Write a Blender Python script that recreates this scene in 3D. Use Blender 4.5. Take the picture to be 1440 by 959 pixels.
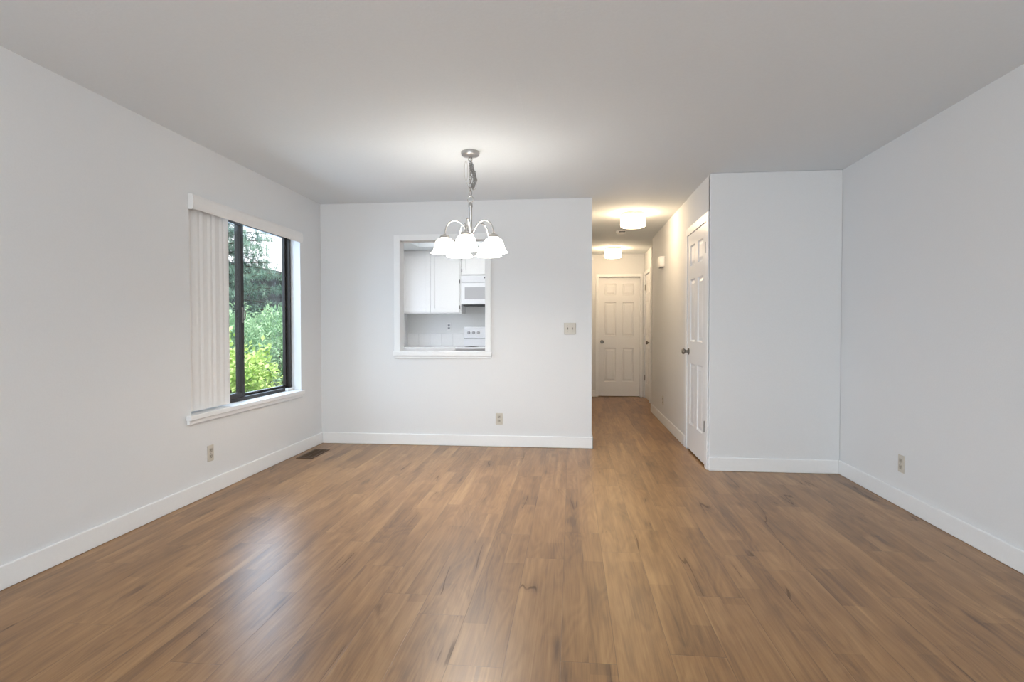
import bpy, bmesh, math, random
from mathutils import Vector, Matrix
from math import sin, cos, pi, radians as rad

for o in list(bpy.data.objects):
    bpy.data.objects.remove(o, do_unlink=True)
C = bpy.context.scene.collection
S = bpy.context.scene

# ------------------------------------------------------------------ camera
F_PX, YAW, PITCH, ROLL, CAM_H = 807.65, .1030, -.0214, -.0005, 1.1714
cam_d = bpy.data.cameras.new('camera')
cam = bpy.data.objects.new('camera', cam_d)
C.objects.link(cam)
_cy, _sy, _cp, _sp = cos(YAW), sin(YAW), cos(PITCH), sin(PITCH)
_F = Vector((-_sy*_cp, _cy*_cp, _sp))
_R = Vector((_cy, _sy, 0)); _U = _R.cross(_F)
_R2 = _R*cos(ROLL) + _U*sin(ROLL); _U2 = -_R*sin(ROLL) + _U*cos(ROLL)
M = Matrix((_R2, _U2, -_F)).transposed().to_4x4()
M.translation = Vector((0, 0, CAM_H))
cam.matrix_world = M
cam_d.sensor_fit = 'HORIZONTAL'; cam_d.sensor_width = 36
cam_d.lens = F_PX/1440*36
cam_d.clip_start = .05; cam_d.clip_end = 200
S.camera = cam

# ------------------------------------------------------------------ view, world, sun, daylight
S.view_settings.view_transform = 'Standard'
try: S.view_settings.look = 'None'
except Exception: pass
S.view_settings.gamma = 1; S.view_settings.use_curve_mapping = False
S.view_settings.exposure = 0.11

W = bpy.data.worlds.new('sky'); S.world = W; W.use_nodes = True
_bg = W.node_tree.nodes['Background']
_bg.inputs['Color'].default_value = (.86, .93, 1, 1); _bg.inputs['Strength'].default_value = 1.6

XL_IN, XR_IN = -2.547, 2.155
def lamp(name, kind, energy, color, loc, look=None, **kw):
    d = bpy.data.lights.new(name, kind); d.energy = energy; d.color = color
    for k, v in kw.items(): setattr(d, k, v)
    o = bpy.data.objects.new(name, d); C.objects.link(o); o.location = loc
    if look is not None:
        o.rotation_euler = Vector(look).to_track_quat('-Z', 'Y').to_euler()
    return o
lamp('sun', 'SUN', 7.5, (1, .96, .88), (4, -4, 14), (-.25, .30, -.92), angle=rad(1))
# daylight through the glass doors behind the camera and through the side window
lamp('garden_door_daylight', 'AREA', 86, (.875, .95, .99), (-.2, -2.72, 1.08), (0, 1, 0), shape='RECTANGLE', size=3.4, size_y=2.1)
lamp('side_window_daylight', 'AREA', 96, (.58, .74, 1), (-3.12, 5.3, 1.75), (1, -.22, -.15), shape='RECTANGLE', size=2.4, size_y=1.9)
# fill lamps added for the side walls, no windows; then an assumed kitchen window
lamp('right_rear_fill_lamp', 'AREA', 38, (.82, .93, 1), (XR_IN-.02, -1.3, 1.35), (-1, .25, 0), shape='RECTANGLE', size=1.6, size_y=1.3)
lamp('left_rear_fill_lamp', 'AREA', 42, (.82, .93, 1), (XL_IN+.02, -1.3, 1.35), (1, .25, 0), shape='RECTANGLE', size=1.6, size_y=1.3)
lamp('kitchen_window_daylight', 'AREA', 3.5, (1, .98, .95), (-2.62, 7.05, 1.5), (1, .15, -.1), shape='RECTANGLE', size=.95, size_y=.9)

# ------------------------------------------------------------------ materials
def mat(name, color=(.8, .8, .8), rough=.5, metal=0, emit=None, estr=0, spec=.5, bump=0, bscale=200, trans=0):
    m = bpy.data.materials.new(name); m.use_nodes = True
    nt = m.node_tree; b = nt.nodes['Principled BSDF']
    b.inputs['Base Color'].default_value = (*color, 1); b.inputs['Roughness'].default_value = rough
    b.inputs['Metallic'].default_value = metal; b.inputs['Specular IOR Level'].default_value = spec
    if emit: b.inputs['Emission Color'].default_value = (*emit, 1); b.inputs['Emission Strength'].default_value = estr
    # slight procedural variation on everything
    tc = nt.nodes.new('ShaderNodeTexCoord'); nz = nt.nodes.new('ShaderNodeTexNoise')
    nz.inputs['Scale'].default_value = bscale; nz.inputs['Detail'].default_value = 3
    nt.links.new(tc.outputs['Object'], nz.inputs['Vector'])
    if bump:
        bp = nt.nodes.new('ShaderNodeBump'); bp.inputs['Strength'].default_value = bump; bp.inputs['Distance'].default_value = .002
        nt.links.new(nz.outputs['Fac'], bp.inputs['Height']); nt.links.new(bp.outputs['Normal'], b.inputs['Normal'])
    mx = nt.nodes.new('ShaderNodeMixRGB'); mx.blend_type = 'MULTIPLY'; mx.inputs['Fac'].default_value = .05
    mx.inputs['Color1'].default_value = (*color, 1); nt.links.new(nz.outputs['Fac'], mx.inputs['Color2'])
    nt.links.new(mx.outputs['Color'], b.inputs['Base Color'])
    return m

def leafmat(name, c1, c2, scale):
    m = bpy.data.materials.new(name); m.use_nodes = True
    nt = m.node_tree; b = nt.nodes['Principled BSDF']; b.inputs['Roughness'].default_value = .6
    tc = nt.nodes.new('ShaderNodeTexCoord'); nz = nt.nodes.new('ShaderNodeTexNoise'); nz.inputs['Scale'].default_value = scale
    rp = nt.nodes.new('ShaderNodeValToRGB'); rp.color_ramp.elements[0].position = .35; rp.color_ramp.elements[1].position = .65
    rp.color_ramp.elements[0].color = (*c1, 1); rp.color_ramp.elements[1].color = (*c2, 1)
    nt.links.new(tc.outputs['Object'], nz.inputs['Vector']); nt.links.new(nz.outputs['Fac'], rp.inputs['Fac'])
    nt.links.new(rp.outputs['Color'], b.inputs['Base Color'])
    tr = nt.nodes.new('ShaderNodeBsdfTranslucent'); nt.links.new(rp.outputs['Color'], tr.inputs['Color'])
    mx = nt.nodes.new('ShaderNodeMixShader'); mx.inputs['Fac'].default_value = .4
    nt.links.new(b.outputs[0], mx.inputs[1]); nt.links.new(tr.outputs[0], mx.inputs[2])
    nt.links.new(mx.outputs[0], nt.nodes['Material Output'].inputs['Surface'])
    return m

def glassmat():
    m = bpy.data.materials.new('window_glass'); m.use_nodes = True
    nt = m.node_tree; nt.nodes.remove(nt.nodes['Principled BSDF'])
    t = nt.nodes.new('ShaderNodeBsdfTransparent'); t.inputs['Color'].default_value = (.93, .96, .95, 1)
    g = nt.nodes.new('ShaderNodeBsdfGlossy'); g.inputs['Roughness'].default_value = .02
    lw = nt.nodes.new('ShaderNodeLayerWeight'); lw.inputs['Blend'].default_value = .5
    pw = nt.nodes.new('ShaderNodeMath'); pw.operation = 'POWER'; pw.inputs[1].default_value = 5; nt.links.new(lw.outputs['Facing'], pw.inputs[0])
    f = nt.nodes.new('ShaderNodeMath'); f.operation = 'MULTIPLY_ADD'; f.inputs[1].default_value = .5; f.inputs[2].default_value = .025; nt.links.new(pw.outputs[0], f.inputs[0])
    mx = nt.nodes.new('ShaderNodeMixShader')
    nt.links.new(f.outputs[0], mx.inputs['Fac']); nt.links.new(t.outputs[0], mx.inputs[1]); nt.links.new(g.outputs[0], mx.inputs[2])
    nt.links.new(mx.outputs[0], nt.nodes['Material Output'].inputs['Surface'])
    return m

def floormat():
    m = bpy.data.materials.new('oak_laminate_planks'); m.use_nodes = True
    nt = m.node_tree; b = nt.nodes['Principled BSDF']; L = nt.links.new
    def node(t, **kw):
        n = nt.nodes.new(t)
        for k, v in kw.items(): setattr(n, k, v)
        return n
    def put(sock, v):
        if hasattr(v, 'links') or isinstance(v, bpy.types.NodeSocket): L(v, sock)
        else: sock.default_value = v
    def mth(op, a, b_=0, c=0):
        n = node('ShaderNodeMath', operation=op); put(n.inputs[0], a); put(n.inputs[1], b_); put(n.inputs[2], c); return n.outputs[0]
    def comb(x, y, z):
        n = node('ShaderNodeCombineXYZ'); put(n.inputs[0], x); put(n.inputs[1], y); put(n.inputs[2], z); return n.outputs[0]
    def noise(vec, scale=1, detail=2, dist=0, rough=.5):
        n = node('ShaderNodeTexNoise'); L(vec, n.inputs['Vector'])
        n.inputs['Scale'].default_value = scale; n.inputs['Detail'].default_value = detail
        n.inputs['Distortion'].default_value = dist; n.inputs['Roughness'].default_value = rough
        return n.outputs['Fac']
    def remap(v, a, b_, c, d, smooth=True):
        n = node('ShaderNodeMapRange'); n.interpolation_type = 'SMOOTHSTEP' if smooth else 'LINEAR'
        put(n.inputs['Value'], v)
        for k, q in zip(('From Min', 'From Max', 'To Min', 'To Max'), (a, b_, c, d)): n.inputs[k].default_value = q
        return n.outputs['Result']
    def mixc(f, a, b_, mode='MIX'):
        n = node('ShaderNodeMixRGB', blend_type=mode); put(n.inputs['Fac'], f); put(n.inputs['Color1'], a); put(n.inputs['Color2'], b_); return n.outputs['Color']
    tc = node('ShaderNodeTexCoord'); sp = node('ShaderNodeSeparateXYZ'); L(tc.outputs['Object'], sp.inputs[0])
    x, y = sp.outputs[0], sp.outputs[1]
    PW, PL = .196, 1.29
    u = mth('DIVIDE', mth('ADD', x, .232), PW); col = mth('FLOOR', u); fu = mth('SUBTRACT', u, col)
    wn = node('ShaderNodeTexWhiteNoise', noise_dimensions='1D'); L(col, wn.inputs['W'])
    v = mth('ADD', mth('DIVIDE', y, PL), mth('MULTIPLY', wn.outputs['Value'], 3.0)); row = mth('FLOOR', v); fv = mth('SUBTRACT', v, row)
    wn2 = node('ShaderNodeTexWhiteNoise', noise_dimensions='2D'); L(comb(col, row, 0), wn2.inputs['Vector'])
    pid = wn2.outputs['Value']; z = mth('MULTIPLY', pid, 61.0)
    # two printed strips inside each plank, each with its own tone
    cut = mth('ADD', mth('MULTIPLY', noise(comb(mth('MULTIPLY', y, .35), z, 0), 1, 1), .5), .25)
    strip = mth('GREATER_THAN', fu, cut)
    wn3 = node('ShaderNodeTexWhiteNoise', noise_dimensions='3D')
    sv = mth('FLOOR', mth('ADD', mth('MULTIPLY', v, 1.35), mth('MULTIPLY', strip, .37)))
    L(comb(col, sv, strip), wn3.inputs['Vector'])
    tone = wn3.outputs['Value']
    z2 = mth('ADD', z, mth('MULTIPLY', strip, 7.3))
    soft = noise(comb(mth('MULTIPLY', x, 9), mth('MULTIPLY', y, 1.5), z2), 1, 4, .6)
    # cathedral growth rings: contour lines of a stretched noise field
    field = noise(comb(mth('MULTIPLY', x, 5.5), mth('MULTIPLY', y, .85), z2), 1, 2, .35)
    ring = mth('MULTIPLY_ADD', mth('SINE', mth('MULTIPLY', field, 95)), .5, .5)
    fine = noise(comb(mth('MULTIPLY', x, 150), mth('MULTIPLY', y, 5), z2), 1, 4)
    streak = noise(comb(mth('MULTIPLY', x, 38), mth('MULTIPLY', y, 1.3), z2), 1, 5, .5, .6)
    # knots and drying cracks
    vo = node('ShaderNodeTexVoronoi'); L(comb(mth('MULTIPLY', x, 4.2), mth('MULTIPLY', y, 1.15), z), vo.inputs['Vector']); vo.inputs['Scale'].default_value = 1
    kd = mth('ADD', vo.outputs['Distance'], mth('MULTIPLY', mth('SUBTRACT', streak, .5), .12))
    knot = remap(kd, .02, .16, 1, 0)
    cf = noise(comb(mth('MULTIPLY', x, 4.2), mth('MULTIPLY', y, .30), z), 1, 3, .12)
    cw = mth('ABSOLUTE', mth('SUBTRACT', cf, .5))
    cmask = remap(noise(comb(mth('MULTIPLY', x, 3.1), mth('MULTIPLY', y, 1.7), mth('ADD', z, 9.0)), 1, 2), .56, .63, 0, 1)
    crack = mth('MULTIPLY', remap(cw, .0015, .006, 1, 0), cmask)
    halo = mth('MULTIPLY', remap(cw, .0, .055, 1, 0), cmask)
    k = mth('ADD', mth('MULTIPLY', tone, .22), mth('MULTIPLY', soft, .80))
    k = mth('ADD', k, mth('MULTIPLY', mth('SUBTRACT', streak, .5), .55))
    k = mth('ADD', k, mth('MULTIPLY', mth('SUBTRACT', ring, .5), .10))
    k = mth('ADD', k, mth('MULTIPLY', mth('SUBTRACT', fine, .5), .42))
    k = mth('SUBTRACT', k, mth('MULTIPLY', halo, .16))
    k = mth('SUBTRACT', k, mth('MULTIPLY', knot, .30))
    blond = remap(noise(comb(mth('MULTIPLY', x, 13), mth('MULTIPLY', y, .42), z2), 1, 2, .3), .60, .70, 0, 1)
    k = mth('ADD', k, mth('MULTIPLY', blond, .20))
    rp = node('ShaderNodeValToRGB'); L(k, rp.inputs['Fac'])
    cr = rp.color_ramp; cr.elements[0].position = .12; cr.elements[0].color = FLOOR_D
    cr.elements[1].position = .95; cr.elements[1].color = FLOOR_L
    e = cr.elements.new(.52); e.color = FLOOR_M
    cl = mixc(mth('MULTIPLY', crack, .62), rp.outputs['Color'], (.085, .045, .024, 1))
    # seams
    eu = mth('MULTIPLY', mth('MINIMUM', fu, mth('SUBTRACT', 1, fu)), PW)
    ev = mth('MULTIPLY', mth('MINIMUM', fv, mth('SUBTRACT', 1, fv)), PL)
    seam = remap(mth('MINIMUM', eu, ev), .0004, .0022, 1, 0)
    cl = mixc(mth('MULTIPLY', seam, .45), cl, (.07, .04, .025, 1))
    L(cl, b.inputs['Base Color'])
    L(mth('ADD', mth('MULTIPLY', fine, .12), .27), b.inputs['Roughness'])
    L(mth('MULTIPLY_ADD', crack, -.3, .5), b.inputs['Specular IOR Level'])
    bp = node('ShaderNodeBump'); bp.inputs['Strength'].default_value = .25; bp.inputs['Distance'].default_value = .001
    L(mth('SUBTRACT', mth('MULTIPLY', fine, .5), mth('ADD', seam, mth('MULTIPLY', crack, .7))), bp.inputs['Height']); L(bp.outputs['Normal'], b.inputs['Normal'])
    return m
FLOOR_D = (.13, .063, .025, 1); FLOOR_M = (.300, .156, .061, 1); FLOOR_L = (.46, .268, .115, 1)

MT = dict(
    wall=mat('white_wall_paint', (.79, .80, .812), .75, spec=.25, bump=.25, bscale=110),
    ceil=mat('white_ceiling_paint', (.785, .825, .855), .85, spec=.2, bump=.3, bscale=70),
    trim=mat('white_trim_paint', (.89, .90, .91), .38, bscale=60),
    door=mat('white_door_paint', (.84, .84, .845), .33, bscale=60),
    floor=floormat(),
    bronze=mat('bronze_aluminium', (.035, .030, .028), .42, .4, bscale=90),
    vane=mat('blind_vinyl', (.84, .83, .82), .5, bscale=40),
    valance=mat('valance_vinyl', (.88, .87, .86), .4, bscale=40),
    link=mat('grey_nickel_chain', (.30, .29, .28), .35, .9, bscale=300),
    nickel=mat('brushed_nickel', (.44, .43, .42), .32, .95, bscale=300),
    chrome=mat('polished_nickel', (.68, .66, .64), .18, 1, bscale=300),
    pewter=mat('dark_pewter', (.22, .20, .18), .35, .9, bscale=300),
    ivory=mat('ivory_plastic', (.62, .58, .51), .4, bscale=60),
    ivory_d=mat('ivory_plastic_dark', (.50, .46, .39), .45, bscale=60),  # darker ivory for receptacle faces and toggle slots
    slot=mat('dark_slot', (.05, .045, .04), .7),
    plastic=mat('white_plastic', (.85, .84, .83), .4, bscale=60),
    cab=mat('white_cabinet_paint', (.84, .84, .84), .35, bscale=60),
    enamel=mat('white_enamel', (.82, .83, .86), .2, bscale=40),
    grey=mat('grey_glass', (.47, .47, .49), .15),
    dark=mat('charcoal_metal', (.05, .05, .05), .5),
    kwall=mat('kitchen_wall_paint', (.78, .78, .77), .7, spec=.25, bump=.25, bscale=110),
    grout=mat('grey_grout', (.5, .5, .5), .8),
    tile=mat('white_tile', (.83, .83, .83), .25, bscale=40),
    vent=mat('brown_register', (.10, .055, .025), .5, .3, bscale=80),
    cord=mat('clear_cord', (.52, .51, .49), .3),
    shade=mat('glowing_frosted_glass', (.9, .9, .88), .4, emit=(1, .925, .82), estr=10),
    bulb=mat('glowing_bulb', (.9, .9, .9), .4, emit=(1, .93, .84), estr=150),
    warm=mat('glowing_warm_glass', (.9, .88, .82), .4, emit=(1, .74, .46), estr=24),
    tube=mat('fluorescent_panel', (.9, .9, .9), .4, emit=(1, .99, .97), estr=11),
    glass=glassmat(),
    siding=mat('grey_siding', (.075, .078, .085), .8, bump=.4, bscale=12),
    roof=mat('pale_roof_shingle', (.62, .60, .66), .9, bump=.4, bscale=9),
    bark=mat('bark', (.10, .07, .05), .9, bump=.6, bscale=30),
    soil=mat('garden_soil', (.11, .085, .06), .95, bump=.6, bscale=8),
    needle=leafmat('pine_needles', (.11, .22, .18), (.40, .54, .46), 2.2),
    hedge=leafmat('hedge_leaves', (.26, .44, .27), (.50, .68, .45), 3),
    maple=leafmat('bright_leaves', (.32, .48, .10), (.74, .84, .38), 6),
)

# ------------------------------------------------------------------ builders
class MB:
    def __init__(s): s.bm = bmesh.new()
    def box(s, x0, x1, y0, y1, z0, z1, bev=0, seg=2):
        r = bmesh.ops.create_cube(s.bm, size=1)
        vs = r['verts']
        for v in vs:
            v.co = Vector(((x0+x1)/2 + v.co.x*(x1-x0), (y0+y1)/2 + v.co.y*(y1-y0), (z0+z1)/2 + v.co.z*(z1-z0)))
        if bev:
            es = list({e for v in vs for e in v.link_edges})
            bmesh.ops.bevel(s.bm, geom=es, offset=bev, segments=seg, affect='EDGES', profile=.5)
        return s
    def prism(s, poly, a, b, ax):      # poly of 2D points extruded along axis ax from a to b
        def P(p, t):
            return {'x': (t, p[0], p[1]), 'y': (p[0], t, p[1]), 'z': (p[0], p[1], t)}[ax]
        A = [s.bm.verts.new(P(p, a)) for p in poly]; B = [s.bm.verts.new(P(p, b)) for p in poly]
        n = len(poly)
        for i in range(n): s.bm.faces.new((A[i], A[(i+1) % n], B[(i+1) % n], B[i]))
        s.bm.faces.new(A); s.bm.faces.new(B[::-1]); return s
    def lathe(s, prof, cx=0, cy=0, cz=0, n=32, rot=None):
        rings = []
        for r, z in prof:
            if r < 1e-6: ring = [s.bm.verts.new((0, 0, z))]
            else: ring = [s.bm.verts.new((r*cos(2*pi*i/n), r*sin(2*pi*i/n), z)) for i in range(n)]
            rings.append(ring)
        for A, B in zip(rings, rings[1:]):
            for i in range(n):
                j = (i+1) % n
                if len(A) == 1 and len(B) == 1: continue
                if len(A) == 1: s.bm.faces.new((A[0], B[i], B[j]))
                elif len(B) == 1: s.bm.faces.new((A[i], A[j], B[0]))
                else: s.bm.faces.new((A[i], A[j], B[j], B[i]))
        mt = Matrix.Translation((cx, cy, cz)) @ (rot.to_4x4() if rot else Matrix.Identity(4))
        for r in rings:
            for v in r: v.co = mt @ v.co
        return s
    def tube(s, pts, r, n=8, closed=False):
        pts = [Vector(p) for p in pts]; m = len(pts); rings = []
        rr = r if isinstance(r, (list, tuple)) else [r]*m
        up = Vector((.13, .31, .94))
        for i, p in enumerate(pts):
            a = pts[(i-1) % m] if (closed or i > 0) else p; b = pts[(i+1) % m] if (closed or i < m-1) else p
            t = (b-a).normalized(); q = t.cross(up)
            if q.length < 1e-3: q = t.cross(Vector((1, 0, 0)))
            q.normalize(); w = t.cross(q); up = -q.cross(t) if False else up
            rings.append([s.bm.verts.new(p + rr[i]*(q*cos(2*pi*k/n) + w*sin(2*pi*k/n))) for k in range(n)])
        for i in range(m if closed else m-1):
            A, B = rings[i], rings[(i+1) % m]
            for k in range(n): s.bm.faces.new((A[k], A[(k+1) % n], B[(k+1) % n], B[k]))
        if not closed: s.bm.faces.new(rings[0][::-1]); s.bm.faces.new(rings[-1])
        return s
    def sphere(s, c, r, sc=(1, 1, 1), u=16, v=10):
        q = bmesh.ops.create_uvsphere(s.bm, u_segments=u, v_segments=v, radius=r)
        for w in q['verts']: w.co = Vector((c[0]+w.co.x*sc[0], c[1]+w.co.y*sc[1], c[2]+w.co.z*sc[2]))
        return s
    def build(s, name, m, parent=None, smooth=False, off=None, normals=True):
        if normals: bmesh.ops.recalc_face_normals(s.bm, faces=s.bm.faces)
        me = bpy.data.meshes.new(name)
        if off is not None:
            for v in s.bm.verts: v.co -= Vector(off)
        s.bm.to_mesh(me); s.bm.free(); me.materials.append(MT[m])
        if smooth:
            for p in me.polygons: p.use_smooth = True
            try:
                me.set_sharp_from_angle(angle=rad(40))
            except Exception: pass
        o = bpy.data.objects.new(name, me); C.objects.link(o)
        if parent is not None:
            o.parent = parent
        elif off is not None: o.location = off
        return o

def thing(name, label, cat, loc=(0, 0, 0), rz=0, group=None):
    o = bpy.data.objects.new(name, None); C.objects.link(o); o.empty_display_size = .05
    o.location = loc; o.rotation_euler = (0, 0, rz); o['label'] = label; o['category'] = cat
    if group: o['group'] = group
    return o
def tag(o, label, cat, group=None):
    o['label'] = label; o['category'] = cat
    if group: o['group'] = group
    return o
def struct(o, label=None, cat='structure'):
    o['kind'] = 'structure'
    if label: o['label'] = label; o['category'] = cat
    return o
def dup(root, loc, label, rz=None):
    def cp(o, par):
        c = o.copy(); C.objects.link(c)
        if par: c.parent = par
        for ch in o.children: cp(ch, c)
        return c
    r = cp(root, None); r.location = loc
    if rz is not None: r.rotation_euler = (0, 0, rz)
    r['label'] = label
    return r

# ------------------------------------------------------------------ room shell
XL, XR, YB, YK, XE, XK, H = -2.547, 2.155, 5.646, 4.858, .198, 1.128, 2.44
YF, YEND = -2.6, 9.97          # wall behind the camera, far end of the hall
KX0, KX1, KY1, KZ = -2.42, .08, 8.33, 2.28   # kitchen
WY0, WY1, WZ0, WZ1 = 3.615, 5.20, .575, 2.072  # side window opening
PX0, PX1, PZ0, PZ1 = -1.715, -.85, .945, 2.055  # pass-through

b = MB(); b.box(-2.75, 3.2, YF-.15, 10.15, -.12, 0)
struct(b.build('floor', 'floor'), 'medium brown oak plank floor running towards the hall', 'floor')
b = MB(); b.box(-2.75, 3.2, YF-.15, 10.15, H, H+.2)
b.tube([(-.278, 2.40, H+.0005), (-.285, 2.92, H+.0005), (-.282, 3.3, H+.0005), (-.288, 3.75, H+.0005)], .0012, 6)
struct(b.build('ceiling', 'ceil'), 'flat white painted ceiling over living room and hall', 'ceiling')

b = MB()   # left wall around the window
b.box(XL-.168, XL, YF, WY0, 0, H); b.box(XL-.168, XL, WY1, YB+.13, 0, H)
b.box(XL-.168, XL, WY0, WY1, 0, WZ0-.02); b.box(XL-.168, XL, WY0, WY1, WZ1, H)
struct(b.build('wall_left', 'wall'), 'long white wall with the dark-framed window', 'wall')
b = MB()   # back wall around the pass-through
b.box(XL, PX0, YB, YB+.13, 0, H); b.box(PX1, XE, YB, YB+.13, 0, H)
b.box(PX0, PX1, YB, YB+.13, 0, PZ0-.02); b.box(PX0, PX1, YB, YB+.13, PZ1, H)
struct(b.build('wall_back', 'wall'), 'white wall with the kitchen pass-through opening', 'wall')
b = MB(); b.box(XR, XR+.15, YF, YK+.12, 0, H)
struct(b.build('wall_right', 'wall'), 'long plain white wall with one low outlet', 'wall')
DY0, DY1, DZ = 4.955, 5.75, 2.075     # closet door opening
b = MB()
b.box(XK, XR, YK, YK+.05, 0, H, .006); b.box(XK, XK+.12, YK+.02, DY0, 0, H)
struct(b.build('wall_closet', 'wall'), 'blank white wall beside the closet door', 'wall')
b = MB()
b.box(XK, XK+.12, DY1, 8.235, 0, H, .004); b.box(XK, XK+.12, DY0, DY1, DZ, H)
struct(b.build('wall_hall_right', 'wall'), 'white hall wall carrying the door chime and closet door', 'wall')
b = MB()
b.box(XK+.12, 2.3, 8.115, 8.235, 0, H)
b.box(2.3, 2.42, 8.115, 9.22, 0, H); b.box(1.235, 2.42, 9.10, 9.22, 0, H)
struct(b.build('wall_corridor', 'wall'), 'wall returns of the side corridor at the hall end', 'wall')
SY0, SY1 = 9.225, 9.905
b = MB()
b.box(1.235, 1.355, SY1, YEND+.12, 0, H); b.box(1.235, 1.355, SY0, SY1, 2.075, H)
struct(b.build('wall_hall_side', 'wall'), 'white wall above the side door at the hall end', 'wall')
FX0, FX1 = .46, 1.172
b = MB()
b.box(XE-.1, FX0, YEND, YEND+.12, 0, H); b.box(FX1, 1.235, YEND, YEND+.12, 0, H); b.box(FX0, FX1, YEND, YEND+.12, 2.065, H); b.box(XE-.1, 1.36, YEND+.13, YEND+.17, 0, H)  # last box: unseen blocker added to stop light leaking under the door
struct(b.build('wall_hall_end', 'wall'), 'wall around the white door at the end of the hall, with light blocker behind', 'wall')
b = MB(); b.box(XE-.1, XE, YB+.13, YEND, 0, H)
struct(b.build('wall_hall_left', 'wall'), 'hidden left wall of the hall', 'wall')
b = MB()   # wall behind the camera with a wide glazed opening
b.box(XL, -1.95, YF-.12, YF, 0, H); b.box(1.55, XR, YF-.12, YF, 0, H); b.box(-1.95, 1.55, YF-.12, YF, 2.15, H)
struct(b.build('wall_front', 'wall'), 'wall behind the camera with wide garden door opening', 'wall')
# kitchen shell
b = MB(); b.box(KX0-.1, KX1, KY1, KY1+.1, 0, H)
struct(b.build('wall_kitchen_back', 'kwall'), 'kitchen wall behind cabinets and range', 'wall')
b = MB(); b.box(KX0-.12, KX0, YB+.13, 6.55, 0, H); b.box(KX0-.12, KX0, 7.55, KY1, 0, H); b.box(KX0-.12, KX0, 6.55, 7.55, 0, 1.03); b.box(KX0-.12, KX0, 6.55, 7.55, 2.0, H)
struct(b.build('wall_kitchen_left', 'wall'), 'left wall of the kitchen', 'wall')
LX0, LX1, LY0, LY1 = -2.06, -.75, 6.35, 7.63
b = MB()
b.box(KX0, LX0, YB+.13, KY1, KZ, KZ+.03); b.box(LX1, XE-.1, YB+.13, KY1, KZ, KZ+.03)
b.box(LX0, LX1, YB+.13, LY0, KZ, KZ+.03); b.box(LX0, LX1, LY1, KY1, KZ, KZ+.03)
b.box(LX0-.02, LX0, LY0, LY1, KZ+.03, H); b.box(LX1, LX1+.02, LY0, LY1, KZ+.03, H)
b.box(LX0, LX1, LY0-.02, LY0, KZ+.03, H); b.box(LX0, LX1, LY1, LY1+.02, KZ+.03, H)
struct(b.build('ceiling_kitchen', 'ceil'), 'lowered kitchen ceiling with a light well', 'ceiling')
b = MB(); b.box(-1.65, -1.0, 6.50, 7.10, H-.06, H-.005, .01)
tag(b.build('kitchen_light_panel', 'tube', off=(-1.32, 6.8, H)), 'flat bright light panel inside the kitchen ceiling well', 'ceiling light')

# baseboards
T, BH = .014, .112
def bb(name, boxes):
    b = MB()
    for (x0, x1, y0, y1) in boxes: b.box(x0, x1, y0, y1, 0, BH, .006, 2)
    return struct(b.build(name, 'trim'), None)
bb('baseboard_left', [(XL, XL+T, YF, YB)])
bb('baseboard_back', [(XL+T, XE+T, YB-T, YB), (XE, XE+T, YB-T, YB+.5)])
bb('baseboard_right', [(XR-T, XR, YF, YK)])
bb('baseboard_closet', [(XK, XR-T, YK-T, YK)])
bb('baseboard_hall', [(XK-T, XK, DY1+.075, 8.235), (XK-T, XK+.10, 8.235, 8.235+T)])
bb('baseboard_end', [(XE, FX0-.045, YEND-T, YEND), (1.24, 1.6, 9.10-T, 9.10)])

# ------------------------------------------------------------------ pass-through trim
b = MB(); cw = .062
b.box(PX0-cw, PX0, YB-.014, YB, PZ0, PZ1+cw-.004, .003); b.box(PX1, PX1+cw-.006, YB-.014, YB, PZ0, PZ1+cw-.004, .003)
b.box(PX0, PX1, YB-.014, YB, PZ1, PZ1+cw-.004, .003)
struct(b.build('trim_1', 'trim'), 'flat white casing around the kitchen pass-through', 'trim')
b = MB(); b.box(PX0-cw-.01, PX1+cw+.006, YB-.03, YB+.0, PZ0-.045, PZ0, .004); b.box(PX0-cw, PX1+cw, YB-.013, YB, PZ0-.072, PZ0-.045, .003)
b.box(PX0, PX1, YB, YB+.15, PZ0-.02, PZ0)
struct(b.build('trim_2', 'trim'), 'white sill under the kitchen pass-through', 'trim')

# ------------------------------------------------------------------ side window
b = MB(); b.box(XL-.168, XL, WY0, WY1, WZ0-.02, WZ0+.018); b.box(XL, XL+.04, WY0-.055, WY1+.0, WZ0-.016, WZ0+.018, .004)
b.box(XL, XL+.02, WY0-.045, WY1, WZ0-.046, WZ0-.016, .003)
struct(b.build('trim_3', 'trim'), 'white window stool and apron below the blind', 'trim')
FXo = XL-.092      # inner face of the frame
WZS = WZ0+.018
win = thing('window_1', 'dark bronze sliding window in the left wall', 'window', (FXo, 4.41, WZS)); win['kind'] = 'structure'
wo = (FXo, 4.41, WZS)
def wbox(*a, bev=.003): return MB().box(*a, bev)
b = wbox(FXo-.075, FXo, WY0, WY1, WZS, WZS+.028)
b.box(FXo-.075, FXo, WY0, WY0+.024, WZS, WZ1, .003); b.box(FXo-.075, FXo, WY1-.022, WY1, WZS, WZ1, .003); b.box(FXo-.075, FXo, WY0, WY1, WZ1-.03, WZ1, .003)
b.build('window_frame', 'bronze', win, off=wo)
YM = 4.41
def sash(y0, y1, x0, x1, w):
    b = wbox(x0, x1, y0, y0+w, WZS+.028, WZ1-.03); b.box(x0, x1, y1-w, y1, WZS+.028, WZ1-.03, .003)
    b.box(x0, x1, y0+w, y1-w, WZS+.028, WZS+.028+w*.9, .003); b.box(x0, x1, y0+w, y1-w, WZ1-.03-w, WZ1-.03, .003)
    o = b.build('sash', 'bronze', win, off=wo)
    g = MB().box((x0+x1)/2-.002, (x0+x1)/2+.002, y0+w-.004, y1-w+.004, WZS+.05, WZ1-.05).build('glass_pane', 'glass', o, off=wo)
    return o
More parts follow.
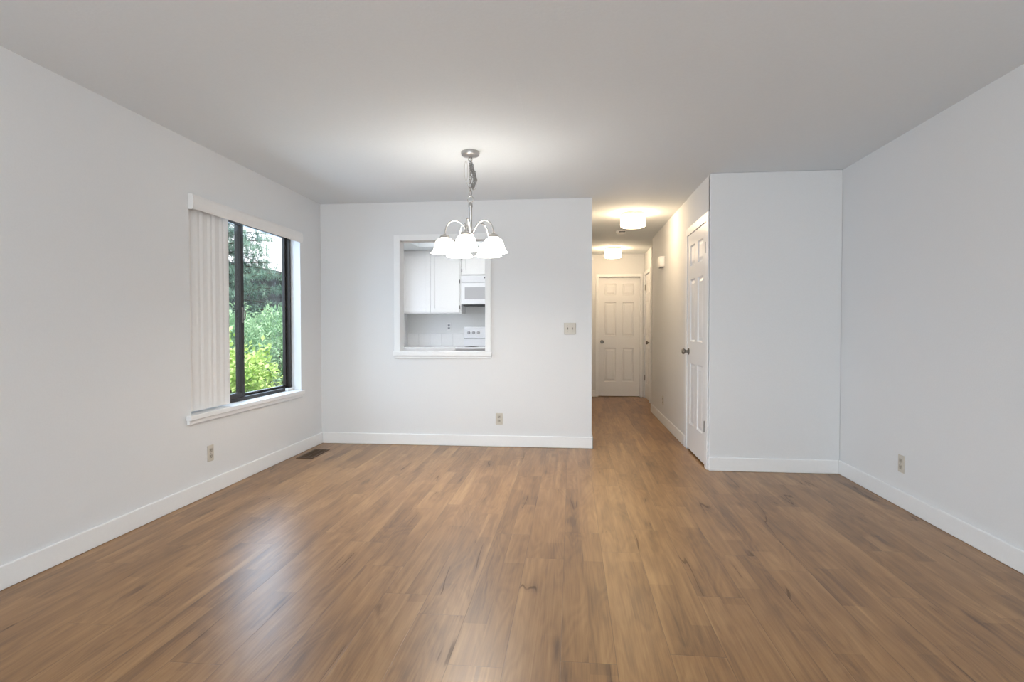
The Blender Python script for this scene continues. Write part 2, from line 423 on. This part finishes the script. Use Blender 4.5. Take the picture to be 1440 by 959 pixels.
sl = sash(WY0+.024, YM+.012, FXo-.032, FXo-.006, .042)
sr = sash(YM-.02, WY1-.022, FXo-.066, FXo-.038, .022)
b = MB().tube([(FXo-.006, YM-.012, 1.235), (FXo+.014, YM-.012, 1.25), (FXo+.018, YM-.012, 1.285), (FXo+.014, YM-.012, 1.32), (FXo-.006, YM-.012, 1.335)], .006, 8)
b.box(FXo-.008, FXo+.002, YM-.024, YM, 1.222, 1.348, .003)
b.build('latch', 'pewter', sl, off=wo)
tag(MB().box(FXo+.004, FXo+.034, 5.06, 5.165, WZS, WZS+.026, .004).build('window_stop', 'plastic', off=(FXo+.02, 5.1, WZS)), 'small white block on the sill at the window corner', 'window stop')

# vertical blind
bl = thing('vertical_blind', 'white vertical blind drawn to the left of the dark-framed window', 'blind', (XL, 4.4, 1.98))
bo = (XL, 4.4, 1.98)
VX0, VX1 = XL-.06, XL+.036
prof = [(VX1-.010, 1.978), (VX1-.005, 1.976), (VX1, 1.99), (VX1+.003, 2.023), (VX1, 2.057), (VX1-.005, 2.071), (XL+.001, 2.071), (XL+.001, 2.067), (VX1-.009, 2.067), (VX1-.004, 2.05), (VX1-.001, 2.023), (VX1-.005, 1.992)]
MB().prism(prof, 3.617, 5.185, 'y').build('valance', 'valance', bl, off=bo)
MB().box(XL-.070, XL-.026, 3.62, 5.19, 2.035, 2.072, .004).build('headrail', 'vane', bl, off=bo)
cap = [(XL+.001, 1.972), (VX1-.004, 1.972), (VX1+.003, 1.99), (VX1+.006, 2.023), (VX1+.003, 2.057), (VX1-.004, 2.075), (XL+.001, 2.075)]
e = MB().prism(cap, 3.606, 3.6172, 'y').build('end_cap', 'vane', bl, off=bo); e['label'] = 'rounded end cap of the valance'
for i in range(15):
    yy = 3.668 + i*.0280
    ang = rad((30, 38, 26, 44, 33)[i % 5]) if i else rad(4)
    cx = XL-.047
    m_ = MB(); n = 6; hw = .044 if i else .04
    fr = []; bk = []
    for k in range(n+1):
        t = (k/n*2-1)*hw; c_ = .006*(1-(k/n*2-1)**2)
        dx, dy = sin(ang), cos(ang)
        fr.append((cx+dx*t+dy*c_, yy+dy*t-dx*c_)); bk.append((cx+dx*t+dy*(c_-.0012), yy+dy*t-dx*(c_-.0012)))
    m_.prism(fr+bk[::-1], WZS+.012, 2.034, 'z').build('vane', 'vane', bl, off=bo)

# ------------------------------------------------------------------ doors (local: x along width, front = -y)
def six_panel(w, h, t=.035):
    b = MB()
    cols = [(.146*w, .406*w), (.594*w-.066*w*0, .854*w)]
    cols = [(.146*w, .425*w), (.575*w, .854*w)]
    rows = [(h*(1-.88), h*(1-.596)), (h*(1-.494), h*(1-.21)), (h*(1-.148), h*(1-.053))]
    b.box(0, cols[0][0], 0, t, 0, h); b.box(cols[0][1], cols[1][0], 0, t, 0, h); b.box(cols[1][1], w, 0, t, 0, h)
    zc = [0]+[q for r in rows for q in r]+[h]
    for c0, c1 in cols:
        for i in range(0, 8, 2): b.box(c0, c1, 0, t, zc[i], zc[i+1])
        for z0, z1 in rows:
            d0, d1 = .011, .004; A, B_ = .022, .052
            def ring(m, d): return [b.bm.verts.new(p) for p in ((c0+m, d, z0+m), (c1-m, d, z0+m), (c1-m, d, z1-m), (c0+m, d, z1-m))]
            R = [ring(0, 0), ring(.010, d0), ring(A, d0), ring(A+.022, d1)]
            for P, Q in zip(R, R[1:]):
                for k in range(4): b.bm.faces.new((P[k], P[(k+1) % 4], Q[(k+1) % 4], Q[k]))
            b.bm.faces.new(R[-1])
    return b
def knob(parent, x, z, m):
    rot = Matrix.Rotation(pi/2, 3, 'X')      # +z of the lathe -> -y
    b = MB().lathe([(0, 0), (.032, 0), (.031, .006), (.013, .009), (.011, .03), (.02, .036), (.027, .046), (.028, .056), (.022, .065), (0, .068)], x, 0, z, 24, rot)
    o = b.build('door_knob', m, parent, True); return o
def hinge(parent, x, z):
    b = MB().box(x-.028, x-.002, -.003, .001, z-.045, z+.045); b.tube([(x, -.006, z-.047), (x, -.006, z+.047)], .006, 10)
    return b.build('hinge', 'pewter', parent)
def door(name, label, w, h, loc, rz, knob_x, hinge_x, hz):
    d = thing(name, label, 'door', loc, rz); d['kind'] = 'structure'
    six_panel(w, h).build('leaf', 'door', d)
    knob(d, knob_x, .935, 'pewter')
    for z in hz: hinge(d, hinge_x, z)
    return d
door('door_1', 'white six-panel closet door with dark knob beside the blank wall', .755, 2.045, (XK-.003, 5.735, .018), -pi/2, .065, .757, (1.835, .325))
door('door_2', 'white six-panel door closing the end of the hall', .70, 2.04, (.466, YEND+.045, .012), 0, .06, .80, ())
door('door_3', 'narrow-looking white door seen edge-on at the hall end', .66, 2.05, (1.243, 9.895, .012), -pi/2, .60, 0.012, (1.85, .33))
def casing(name, label, boxes):
    b = MB()
    for q in boxes: b.box(*q, .003)
    return struct(b.build(name, 'trim'), label, 'trim')
cx0 = XK-.011
casing('trim_4', 'white casing around the closet door', [
    (cx0, XK+.10, DY1-.012, DY1+.002, 0, DZ), (cx0, XK, DY1-.008, DY1+.072, 0, DZ+.065), (cx0, XK, DY0-.072, DY0+.012, 0, DZ+.065),
    (cx0, XK, DY0+.012, DY1-.008, DZ-.008, DZ+.065), (XK, XK+.10, DY0-.002, DY0+.012, 0, DZ), (XK, XK+.10, DY0, DY1, DZ-.008, DZ)])
casing('trim_5', 'white casing around the end door of the hall', [
    (FX0-.042, FX0+.004, YEND-.014, YEND, 0, 2.105), (FX1-.004, FX1+.032, YEND-.014, YEND, 0, 2.105), (FX0+.004, FX1-.004, YEND-.014, YEND, 2.058, 2.105),
    (FX0-.001, FX0+.004, YEND, YEND+.1, 0, 2.065), (FX1-.004, FX1+.001, YEND, YEND+.1, 0, 2.065), (FX0, FX1, YEND, YEND+.1, 2.058, 2.066)])
casing('trim_6', 'white casing around the side door at the hall end', [
    (1.222, 1.235, SY0-.06, SY0+.004, 0, 2.13), (1.222, 1.235, SY1-.004, SY1+.04, 0, 2.13), (1.222, 1.235, SY0+.004, SY1-.004, 2.07, 2.13)])
MB().box(XK+.14, XK+.15, DY0-.02, DY1+.1, 0, 2.2).build('_tmp', 'dark').name = 'wall_closet_shade_panel'  # dark sheet whose colour stands in for the shade inside the closet
struct(bpy.data.objects['wall_closet_shade_panel'], 'dark panel standing in for the unlit closet interior', 'wall')

# ------------------------------------------------------------------ outlets and switch (local: x across, front = -y, origin at centre)
def outlet(label, loc, rz, group=None, m='ivory', m2='ivory_d'):
    o = thing('wall_outlet', label, 'outlet', loc, rz, group)
    MB().box(-.035, .035, -.006, 0, -.057, .057, .004).build('cover_plate', m, o)
    for z in (-.021, .021):
        b = MB().box(-.017, .017, -.0085, -.004, z-.0145, z+.0145, .004)
        f = b.build('receptacle', m2, o)
        s_ = MB()
        for x in (-.0065, .0065): s_.box(x-.0016, x+.0016, -.0092, -.0075, z-.003, z+.008)
        s_.tube([(0, -.0092, z-.009), (0, -.0075, z-.009)], .0028, 8)
        s_.build('slots', 'slot', f)
    MB().tube([(0, -.008, 0), (0, -.004, 0)], .0035, 8).build('screw', 'nickel', o)
    return o
o1 = outlet('ivory wall outlet low on the left wall below the window', (XL, 3.814, .290), pi/2, 'ivory wall outlets along the room and hall')
dup(o1, (-.712, YB, .277), 'ivory wall outlet low on the back wall below the pass-through', 0)
dup(o1, (XR, 3.988, .285), 'ivory wall outlet low on the long right wall', -pi/2)
dup(o1, (XK, 7.22, .285), 'small wall outlet low on the hall wall beyond the closet door', -pi/2)
outlet('white kitchen outlet on the wall between cabinet and counter', (-1.795, KY1, 1.20), 0, m='plastic', m2='grey')
sw = thing('light_switch', 'ivory double light switch plate on the back wall near the hall', 'light switch', (-.014, YB, 1.172))
MB().box(-.058, .058, -.006, 0, -.057, .057, .004).build('cover_plate', 'ivory', sw)
for x in (-.023, .023):
    f = MB().box(x-.006, x+.006, -.007, -.004, -.014, .014, .001).build('toggle_slot', 'ivory_d', sw)
    MB().prism([(-.006, -.008), (-.006, .008), (-.017, .011), (-.018, .004)], x-.004, x+.004, 'x').build('toggle', 'pewter', f)
    for z in (-.03, .03): MB().tube([(x, -.008, z), (x, -.004, z)], .003, 8).build('screw', 'nickel', sw)

# floor register
rg = thing('floor_register', 'brown slotted floor register beside the left baseboard', 'floor vent', (-2.398, 5.13, 0))
b = MB(); x0, x1, y0, y1 = -.075, .075, -.195, .195
b.box(x0, x1, y0, y0+.018, 0, .005, .001); b.box(x0, x1, y1-.018, y1, 0, .005, .001); b.box(x0, x0+.018, y0+.018, y1-.018, 0, .005, .001); b.box(x1-.018, x1, y0+.018, y1-.018, 0, .005, .001)
b.build('register_frame', 'vent', rg)
MB().box(x0+.01, x1-.01, y0+.01, y1-.01, 0, .0012).build('duct_shade_sheet', 'slot', rg)  # thin dark sheet, shade of the duct opening put into its colour
b = MB()
for i in range(14):
    yy = y0+.03+i*.0255
    b.box(x0+.018, x1-.018, yy, yy+.008, .0012, .0042)
b.box(-.003, .003, y0+.018, y1-.018, .0012, .0045)
b.build('louvers', 'vent', rg)

# ------------------------------------------------------------------ chandelier
CX, CY = -.724, 4.10
ch = thing('chandelier', 'five-light nickel chandelier with glowing frosted bell shades', 'chandelier', (CX, CY, H))
def link(c, axis, L=.034, w=.020, r=.0021):
    pts = []
    for k in range(16):
        a = 2*pi*k/16; px = w/2*cos(a); pz = (L/2-w/2)*(1 if sin(a) > 0 else -1 if sin(a) < 0 else 0) + w/2*sin(a)
        pts.append(axis[0]*px + axis[1]*pz + Vector(c))
    return pts
X_, Y_, Z_ = Vector((1, 0, 0)), Vector((0, 1, 0)), Vector((0, 0, 1))
MB().lathe([(0, 0), (.066, 0), (.067, -.010), (.064, -.024), (.055, -.030), (.018, -.034), (.008, -.040), (0, -.040)], n=36).build('canopy', 'nickel', ch, True)
MB().tube(link((0, 0, -.052), (X_, Z_), .03, .024, .003), .003, 8, True).build('canopy_loop', 'pewter', ch, True)
b = MB(); z = -.074; k = 0
while z > -.318:
    b.tube(link((.001*(-1)**k, 0, z), ((X_, Y_)[k % 2], Z_)), .0021, 6, True); z -= .0275; k += 1
b.build('chain', 'link', ch, True)
b = MB(); rnd = random.Random(4)
for i in range(34):           # slack chain gathered beside the main run
    t = i/33; ph = t*2*pi
    c = Vector((.020+.016*sin(ph*1.5)+rnd.uniform(-.006, .006), -.012+.012*cos(ph*2), -.085-.165*abs((t*2) % 2-1)+rnd.uniform(-.006, .006)))
    d = Vector((rnd.uniform(-.4, .4), rnd.uniform(-.4, .4), 1)).normalized(); s_ = d.cross(Y_ if i % 2 else X_).normalized()
    b.tube(link(c, (s_, d)), .0021, 6, True)
b.build('slack_chain', 'link', ch, True)
pts = []
for i in range(70):
    t = i/69; zz = -.05-.275*t
    pts.append((.012*sin(t*26)+.014*sin(t*7)*sin(pi*t), .012*cos(t*26)-.008, zz+.010*sin(t*40)))
MB().tube(pts, .0019, 6).build('cord', 'cord', ch, True)
MB().tube([(-.030+.012*cos(a), -.005, -.135+.07*sin(a)) for a in [2*pi*i/20 for i in range(20)]], .0013, 6, True).tube(
    [(.030+.014*cos(a), -.004, -.235+.035*sin(a)) for a in [2*pi*i/20 for i in range(20)]], .0013, 6, True).build('cord_loop', 'cord', ch, True)
MB().tube([(.021*cos(2*pi*i/24), 0, -.338+.023*sin(2*pi*i/24)) for i in range(24)], .0032, 8, True).build('stem_ring', 'chrome', ch, True)
MB().lathe([(0, -.358), (.006, -.358), (.015, -.368), (.016, -.392), (.0115, -.40), (.0115, -.56), (.0, -.56)], n=20).build('stem', 'nickel', ch, True)
MB().lathe([(0, -.555), (.014, -.555), (.020, -.565), (.026, -.58), (.024, -.595), (.012, -.606), (.008, -.622), (0, -.628)], n=24).build('hub', 'chrome', ch, True)
ap = [(.020, -.578), (.034, -.553), (.055, -.524), (.083, -.502), (.112, -.495), (.142, -.504), (.166, -.528), (.180, -.562), (.185, -.595)]
sp_ = [(.028, -.626), (.044, -.629), (.057, -.637), (.065, -.650), (.071, -.668), (.075, -.690), (.082, -.708), (.092, -.722), (.100, -.729),
       (.097, -.729), (.089, -.719), (.079, -.705), (.072, -.688), (.068, -.667), (.062, -.651), (.054, -.640), (.042, -.632), (.028, -.629)]
for k in range(5):
    a = rad(-90+72*k); ca, sa = cos(a), sin(a)
    # smooth arm
    P = [Vector((r*ca, r*sa, z)) for r, z in ap]; Q = []
    for i in range(len(P)-1):
        p0, p1, p2, p3 = P[max(i-1, 0)], P[i], P[i+1], P[min(i+2, len(P)-1)]
        for j in range(4):
            t = j/4
            Q.append(.5*((2*p1)+(p2-p0)*t+(2*p0-5*p1+4*p2-p3)*t*t+(3*p1-p0-3*p2+p3)*t**3))
    Q.append(P[-1])
    arm = MB().tube(Q, .0052, 10).build('arm', 'chrome', ch, True)
    hx, hy = .185*ca, .185*sa
    MB().lathe([(0, -.590), (.008, -.590), (.012, -.597), (.027, -.602), (.034, -.610), (.035, -.622), (.029, -.627), (0, -.627)], hx, hy, 0, 24).build('socket_cup', 'chrome', ch, True)
    MB().lathe([(0, -.627), (.013, -.63), (.016, -.65), (.027, -.668), (.031, -.684), (.027, -.70), (.014, -.712), (0, -.715)], hx, hy, 0, 20).build('bulb', 'bulb', ch, True)
    MB().lathe(sp_, hx, hy, 0, 36).build('lamp_shade', 'shade', ch, True)

# ------------------------------------------------------------------ hall lights, detector, chime
def hall_light(label, loc):
    o = thing('ceiling_light', label, 'ceiling light', loc, 0, 'drum lights on the hall ceiling')
    MB().lathe([(0, 0), (.128, 0), (.130, -.006), (.128, -.022), (.112, -.026), (0, -.026)], n=40).build('mounting_pan', 'nickel', o, True)
    MB().lathe([(0, -.024), (.122, -.024), (.131, -.034), (.135, -.060), (.135, -.120), (.131, -.142), (.118, -.150), (.08, -.153), (0, -.154)], n=40).build('glass_shade', 'warm', o, True)
    return o
h1 = hall_light('nearer of the two drum ceiling lights in the hall', (.672, 6.45, H))
dup(h1, (.650, 9.20, H), 'farther drum ceiling light in front of the hall end door')
sd = thing('smoke_detector', 'small white round smoke detector on the hall ceiling', 'smoke detector', (.640, 7.6, H))
MB().lathe([(0, 0), (.066, 0), (.066, -.012), (.060, -.030), (.045, -.036), (0, -.038)], n=32).build('detector_body', 'plastic', sd, True)
b = MB(); b.box(-.03, .05, -.068, -.055, -.026, -.012, .002); b.build('sounder_slot', 'dark', sd)
dc = thing('door_chime', 'white door chime box high on the hall wall', 'door chime', (XK, 7.25, 1.99))
MB().box(-.058, 0, -.10, .10, -.062, .062, .006).build('chime_cover', 'plastic', dc)
MB().box(-.044, 0, -.085, .085, -.068, -.062, .001).build('chime_base', 'grey', dc)

# ------------------------------------------------------------------ kitchen
def shaker(x0, x1, z0, z1, yf, st=.062):
    t = .02; b = MB()
    b.box(x0, x0+st, yf-t, yf, z0, z1, .002); b.box(x1-st, x1, yf-t, yf, z0, z1, .002)
    b.box(x0+st, x1-st, yf-t, yf, z0, z0+st, .002); b.box(x0+st, x1-st, yf-t, yf, z1-st, z1, .002)
    b.box(x0+st, x1-st, yf-.009, yf, z0+st, z1-st); return b
def cab_hinge(par, x, z, yf, off):
    b = MB().box(x-.005, x+.005, yf-.026, yf-.018, z-.022, z+.022, .001); b.tube([(x, yf-.027, z-.026), (x, yf-.027, z+.026)], .004, 8)
    b.build('hinge', 'dark', par, off=off)
CYF = 8.0
uc = thing('upper_cabinet', 'white two-door kitchen wall cabinet left of the microwave', 'cabinet', (-1.98, 8.16, 1.385)); uo = (-1.98, 8.16, 1.385)
MB().box(KX0+.002, -1.546, CYF, KY1-.002, 1.385, KZ-.002, .002).build('cabinet_body', 'cab', uc, off=uo)
MB().box(KX0+.002, -1.546, CYF-.022, CYF, 2.263, KZ-.002, .003).build('crown_strip', 'cab', uc, off=uo)
d1 = shaker(KX0+.01, -1.992, 1.40, 2.262, CYF).build('door', 'cab', uc, off=uo)
d2 = shaker(-1.985, -1.570, 1.40, 2.262, CYF).build('door', 'cab', uc, off=uo)
for z in (1.475, 1.835, 2.19): cab_hinge(d2, -1.566, z, CYF, uo)
mc = thing('small_upper_cabinet', 'short white cabinet directly above the microwave', 'cabinet', (-1.16, 8.16, 1.92)); mo = (-1.16, 8.16, 1.92)
MB().box(-1.544, -.78, CYF, KY1-.002, 1.92, KZ-.002, .002).build('cabinet_body', 'cab', mc, off=mo)
d3 = shaker(-1.53, -1.166, 1.935, 2.262, CYF, .05).build('door', 'cab', mc, off=mo)
d4 = shaker(-1.160, -.795, 1.935, 2.262, CYF, .05).build('door', 'cab', mc, off=mo)
for z in (1.99, 2.16): cab_hinge(d3, -1.535, z, CYF, mo)
mw = thing('microwave', 'white over-range microwave with grey window', 'microwave', (-1.16, 8.14, 1.50)); mwo = (-1.16, 8.14, 1.50)
MB().box(-1.541, -.783, 7.99, KY1, 1.512, 1.918, .004).build('microwave_body', 'enamel', mw, off=mwo)
b = MB().box(-1.541, -.783, 7.968, 7.99, 1.82, 1.915, .003)
for i in range(4): b.box(-1.50, -.83, 7.964, 7.969, 1.84+i*.016, 1.848+i*.016)
vg = b.build('vent_grille', 'enamel', mw, off=mwo)
MB().box(-1.215, -1.195, 7.962, 7.966, 1.875, 1.895, .001).build('badge', 'dark', vg, off=mwo)
dr = MB().box(-1.541, -.99, 7.955, 7.99, 1.516, 1.815, .006).build('microwave_door', 'enamel', mw, off=mwo)
MB().box(-1.488, -1.16, 7.951, 7.957, 1.588, 1.752, .002).build('door_window', 'grey', dr, off=mwo)
MB().tube([(-1.03, 7.955, 1.56), (-1.03, 7.925, 1.58), (-1.03, 7.925, 1.76), (-1.03, 7.955, 1.78)], .009, 10).build('handle', 'enamel', dr, off=mwo)
MB().box(-.985, -.783, 7.958, 7.99, 1.516, 1.815, .004).build('control_panel', 'enamel', mw, off=mwo)
b = MB().box(-1.52, -.80, 8.0, 8.30, 1.492, 1.512, .003); b.build('underside_filter', 'dark', mw, off=mwo)

bc = thing('base_cabinet', 'white base cabinet below the tiled kitchen counter', 'cabinet', (-1.99, 8.0, 0)); bo_ = (-1.99, 8.0, 0)
MB().box(KX0+.002, -1.566, 7.74, KY1-.002, .1, .865, .002).box(KX0+.002, -1.566, 7.80, KY1-.002, 0, .1).build('cabinet_body', 'cab', bc, off=bo_)
for x0, x1 in ((KX0+.01, -1.995), (-1.988, -1.58)):
    shaker(x0, x1, .12, .70, 7.74).build('door', 'cab', bc, off=bo_)
    MB().box(x0, x1, 7.72, 7.74, .715, .855, .003).build('drawer', 'cab', bc, off=bo_)
wt = thing('kitchen_counter', 'white tiled kitchen counter left of the range', 'counter', (-1.99, 8.0, .865)); wo_ = (-1.99, 8.0, .865)
MB().box(KX0, -1.564, 7.69, KY1, .865, .915, .008, 3).build('counter_slab', 'tile', wt, off=wo_)
b = MB()
for i in range(5):
    xa = KX0+i*.171; b.box(xa+.001, xa+.170, KY1-.012, KY1, .916, 1.105, .003)
b.box(KX0+.001, -1.566, KY1-.018, KY1, 1.096, 1.108, .003)
b.build('tile_splash', 'tile', wt, off=wo_)
MB().box(KX0+.001, -1.567, KY1-.010, KY1-.001, .916, 1.10).build('grout', 'grout', wt, off=wo_)
rn = thing('kitchen_range', 'white electric range with knobs on its raised backguard', 'range', (-1.18, 8.0, 0)); ro = (-1.18, 8.0, 0)
RX0, RX1 = -1.558, -.80
MB().box(RX0, RX1, 7.68, KY1-.01, .02, .895, .004).build('oven_body', 'enamel', rn, off=ro)
b = MB().box(RX0-.004, RX1+.004, 7.63, KY1-.09, .893, .922, .008, 3); b.build('cooktop', 'enamel', rn, off=ro)
for bx, by, rr in ((-1.37, 7.80, .10), (-.99, 7.80, .08), (-1.37, 8.08, .08), (-.99, 8.08, .10)):
    MB().tube([(bx+(rr*.25+rr*.75*i/60)*cos(i*.42), by+(rr*.25+rr*.75*i/60)*sin(i*.42), .9225) for i in range(61)], .002, 6).build('burner', 'dark', rn, off=ro)
bg = MB().prism([(8.20, .922), (8.20, 1.03), (8.225, 1.05), (8.225, 1.165), (8.245, 1.20), (8.31, 1.205), (8.31, .922)], RX0+.012, RX1-.012, 'x').build('backguard', 'enamel', rn, off=ro)
MB().box(RX0+.012, RX1-.012, 8.196, 8.206, 1.030, 1.038).build('trim_line', 'grey', bg, off=ro)
for x in (-1.48, -1.41, -1.34, -1.02, -.95, -.88):
    MB().lathe([(0, 0), (.022, 0), (.021, .016), (.016, .022), (0, .022)], x, 8.225, 1.115, 16, Matrix.Rotation(pi/2, 3, 'X')).box(x-.003, x+.003, 8.196, 8.206, 1.095, 1.135).build('control_knob', 'grey', bg, True, off=ro)
MB().box(RX0+.006, RX1-.006, 7.655, 7.68, .22, .80, .006).build('oven_door', 'enamel', rn, off=ro)
MB().tube([(RX0+.08, 7.655, .76), (RX0+.08, 7.62, .765), (RX1-.08, 7.62, .765), (RX1-.08, 7.655, .76)], .011, 10).build('oven_handle', 'enamel', rn, off=ro)

# ------------------------------------------------------------------ outside the window
GZ = -.35
b = MB(); b.box(-60, -2.9, -15, 60, GZ-.1, GZ)
struct(b.build('ground', 'soil'), 'planted ground outside the window', 'ground')
hs = thing('neighbour_house', 'grey-sided house with pale roof beyond the pine tree', 'house', (-14, 22, GZ)); ho = (-14, 22, GZ)
b = MB()
b.box(-17.5, -12.2, 14, 34, GZ, 3.45)
for i in range(24): 
    zz = GZ+.05+i*.155
    b.prism([(-12.2, zz), (-12.165, zz), (-12.2, zz+.15)], 14, 34, 'y')
b.build('wall', 'siding', hs, off=ho)
b = MB()
b.prism([(-11.75, 3.36), (-11.75, 3.48), (-15.2, 6.05), (-18.6, 3.48), (-18.6, 3.36), (-15.2, 5.9)], 13.6, 34.4, 'y')
b.build('roof', 'roof', hs, off=ho)
MB().box(-11.74, -11.70, 13.6, 34.4, 3.33, 3.49).build('fascia', 'siding', hs, off=ho)

def add_leaf(bm, p, d, up, L, w):
    s = d.cross(up)
    if s.length < 1e-3: s = d.cross(Vector((1, 0, 0)))
    s.normalize(); n = s.cross(d)
    a = bm.verts.new(p); c = bm.verts.new(p+d*L)
    l_ = bm.verts.new(p+d*L*.5+s*w*.5+n*w*.15); r_ = bm.verts.new(p+d*L*.5-s*w*.5+n*w*.15)
    bm.faces.new((a, l_, c)); bm.faces.new((a, c, r_))
def rv(r): 
    while True:
        v = Vector((r.uniform(-1, 1), r.uniform(-1, 1), r.uniform(-1, 1)))
        if .05 < v.length < 1: return v.normalized()

def pine(loc, h, label, seed, rad_=1.7, turn=0):
    r = random.Random(seed)
    t = thing('pine_tree', label, 'tree', loc)
    MB().tube([(0, 0, 0), (.03, .02, h*.4), (0, .03, h*.75), (.02, 0, h)], [.13, .10, .06, .015], 10).build('trunk', 'bark', t, True)
    fb = MB(); bb_ = MB(); z = .6; k = 0
    while z < h*.98:
        f = 1-(z/h)**1.3
        n = 8
        for i in range(n):
            a = 2*pi*i/n + k*.6 + r.uniform(-.25, .25); ln = (rad_*f+.25)*r.uniform(.75, 1.12)
            d = Vector((cos(a), sin(a), r.uniform(-.05, .22))).normalized()
            p0 = Vector((0, 0, z)); p1 = p0+d*ln+Vector((0, 0, -.10*ln))
            bb_.tube([p0, p0.lerp(p1, .5)+Vector((0, 0, .04)), p1], [.02, .012, .005], 5)
            m = int(ln*22)
            for j in range(m):
                u = .08+.92*(j+r.random())/m
                q = p0.lerp(p1, u)+Vector((r.uniform(-1, 1), r.uniform(-1, 1), r.uniform(-.5, .5)))*.20*(1.15-u*.5)
                for _ in range(13):
                    dd = (d*.55+rv(r)*.95+Vector((0, 0, .15))).normalized()
                    add_leaf(fb.bm, q, dd, Z_, r.uniform(.09, .18), .020)
        z += .25+.08*r.random(); k += 1
    bb_.build('branches', 'bark', t, normals=False)
    fb.build('needles', 'needle', t, normals=False)
    return t
pine((-9.5, 14.85, GZ), 6.9, 'tall blue-green pine tree in front of the pale roof', 3, 2.15)

def bush(name, loc, label, sc, nclump, nleaf, L, w, m, seed, stems=7):
    r = random.Random(seed)
    t = thing(name, label, 'shrub', loc, 0, 'bright bushes outside the window' if m == 'maple' else 'pale shrubs outside the window')
    sb = MB(); fb = MB()
    for i in range(stems):
        a = 2*pi*i/stems; e_ = Vector((cos(a)*sc[0]*.6, sin(a)*sc[1]*.6, sc[2]*r.uniform(1.1, 1.6)))
        sb.tube([(cos(a)*.06, sin(a)*.06, 0), e_*.5+Vector((0, 0, .1)), e_], [.018, .012, .005], 6)
    for c in range(nclump):
        v = rv(r); q = v*r.uniform(.55, 1.0)
        ctr = Vector((q.x*sc[0], q.y*sc[1], sc[2]*(1+q.z)))
        if ctr.z < .05: ctr.z = .05
        for j in range(nleaf):
            p = ctr+rv(r)*r.uniform(.02, .17)*min(1.5, sc[0]*1.4)
            d = (rv(r)+v*.5+Vector((0, 0, .2))).normalized()
            add_leaf(fb.bm, p, d, Vector((r.uniform(-.4, .4), r.uniform(-.4, .4), 1)), L*r.uniform(.7, 1.25), w*r.uniform(.7, 1.2))
    sb.build('stems', 'bark', t, normals=False)
    fb.build('foliage', m, t, normals=False)
    return t
bush('leafy_shrub', (-5.8, 10.75, GZ+.22), 'pale green rounded shrub filling the right window pane', (.85, 1.0, .84), 330, 26, .11, .035, 'hedge', 5)
bush('leafy_shrub', (-5.7, 8.75, GZ+.22), 'pale green shrub showing in the narrow left window pane', (.8, .85, .84), 260, 26, .11, .035, 'hedge', 6)
bush('maple_bush', (-4.0, 6.25, GZ), 'bright yellow-green leafy bush just outside the window', (.60, .62, .74), 220, 30, .068, .048, 'maple', 11)
bush('maple_bush', (-4.05, 7.75, GZ), 'low yellow-green bush at the right outside the window', (.5, .60, .34), 150, 26, .068, .048, 'maple', 12)
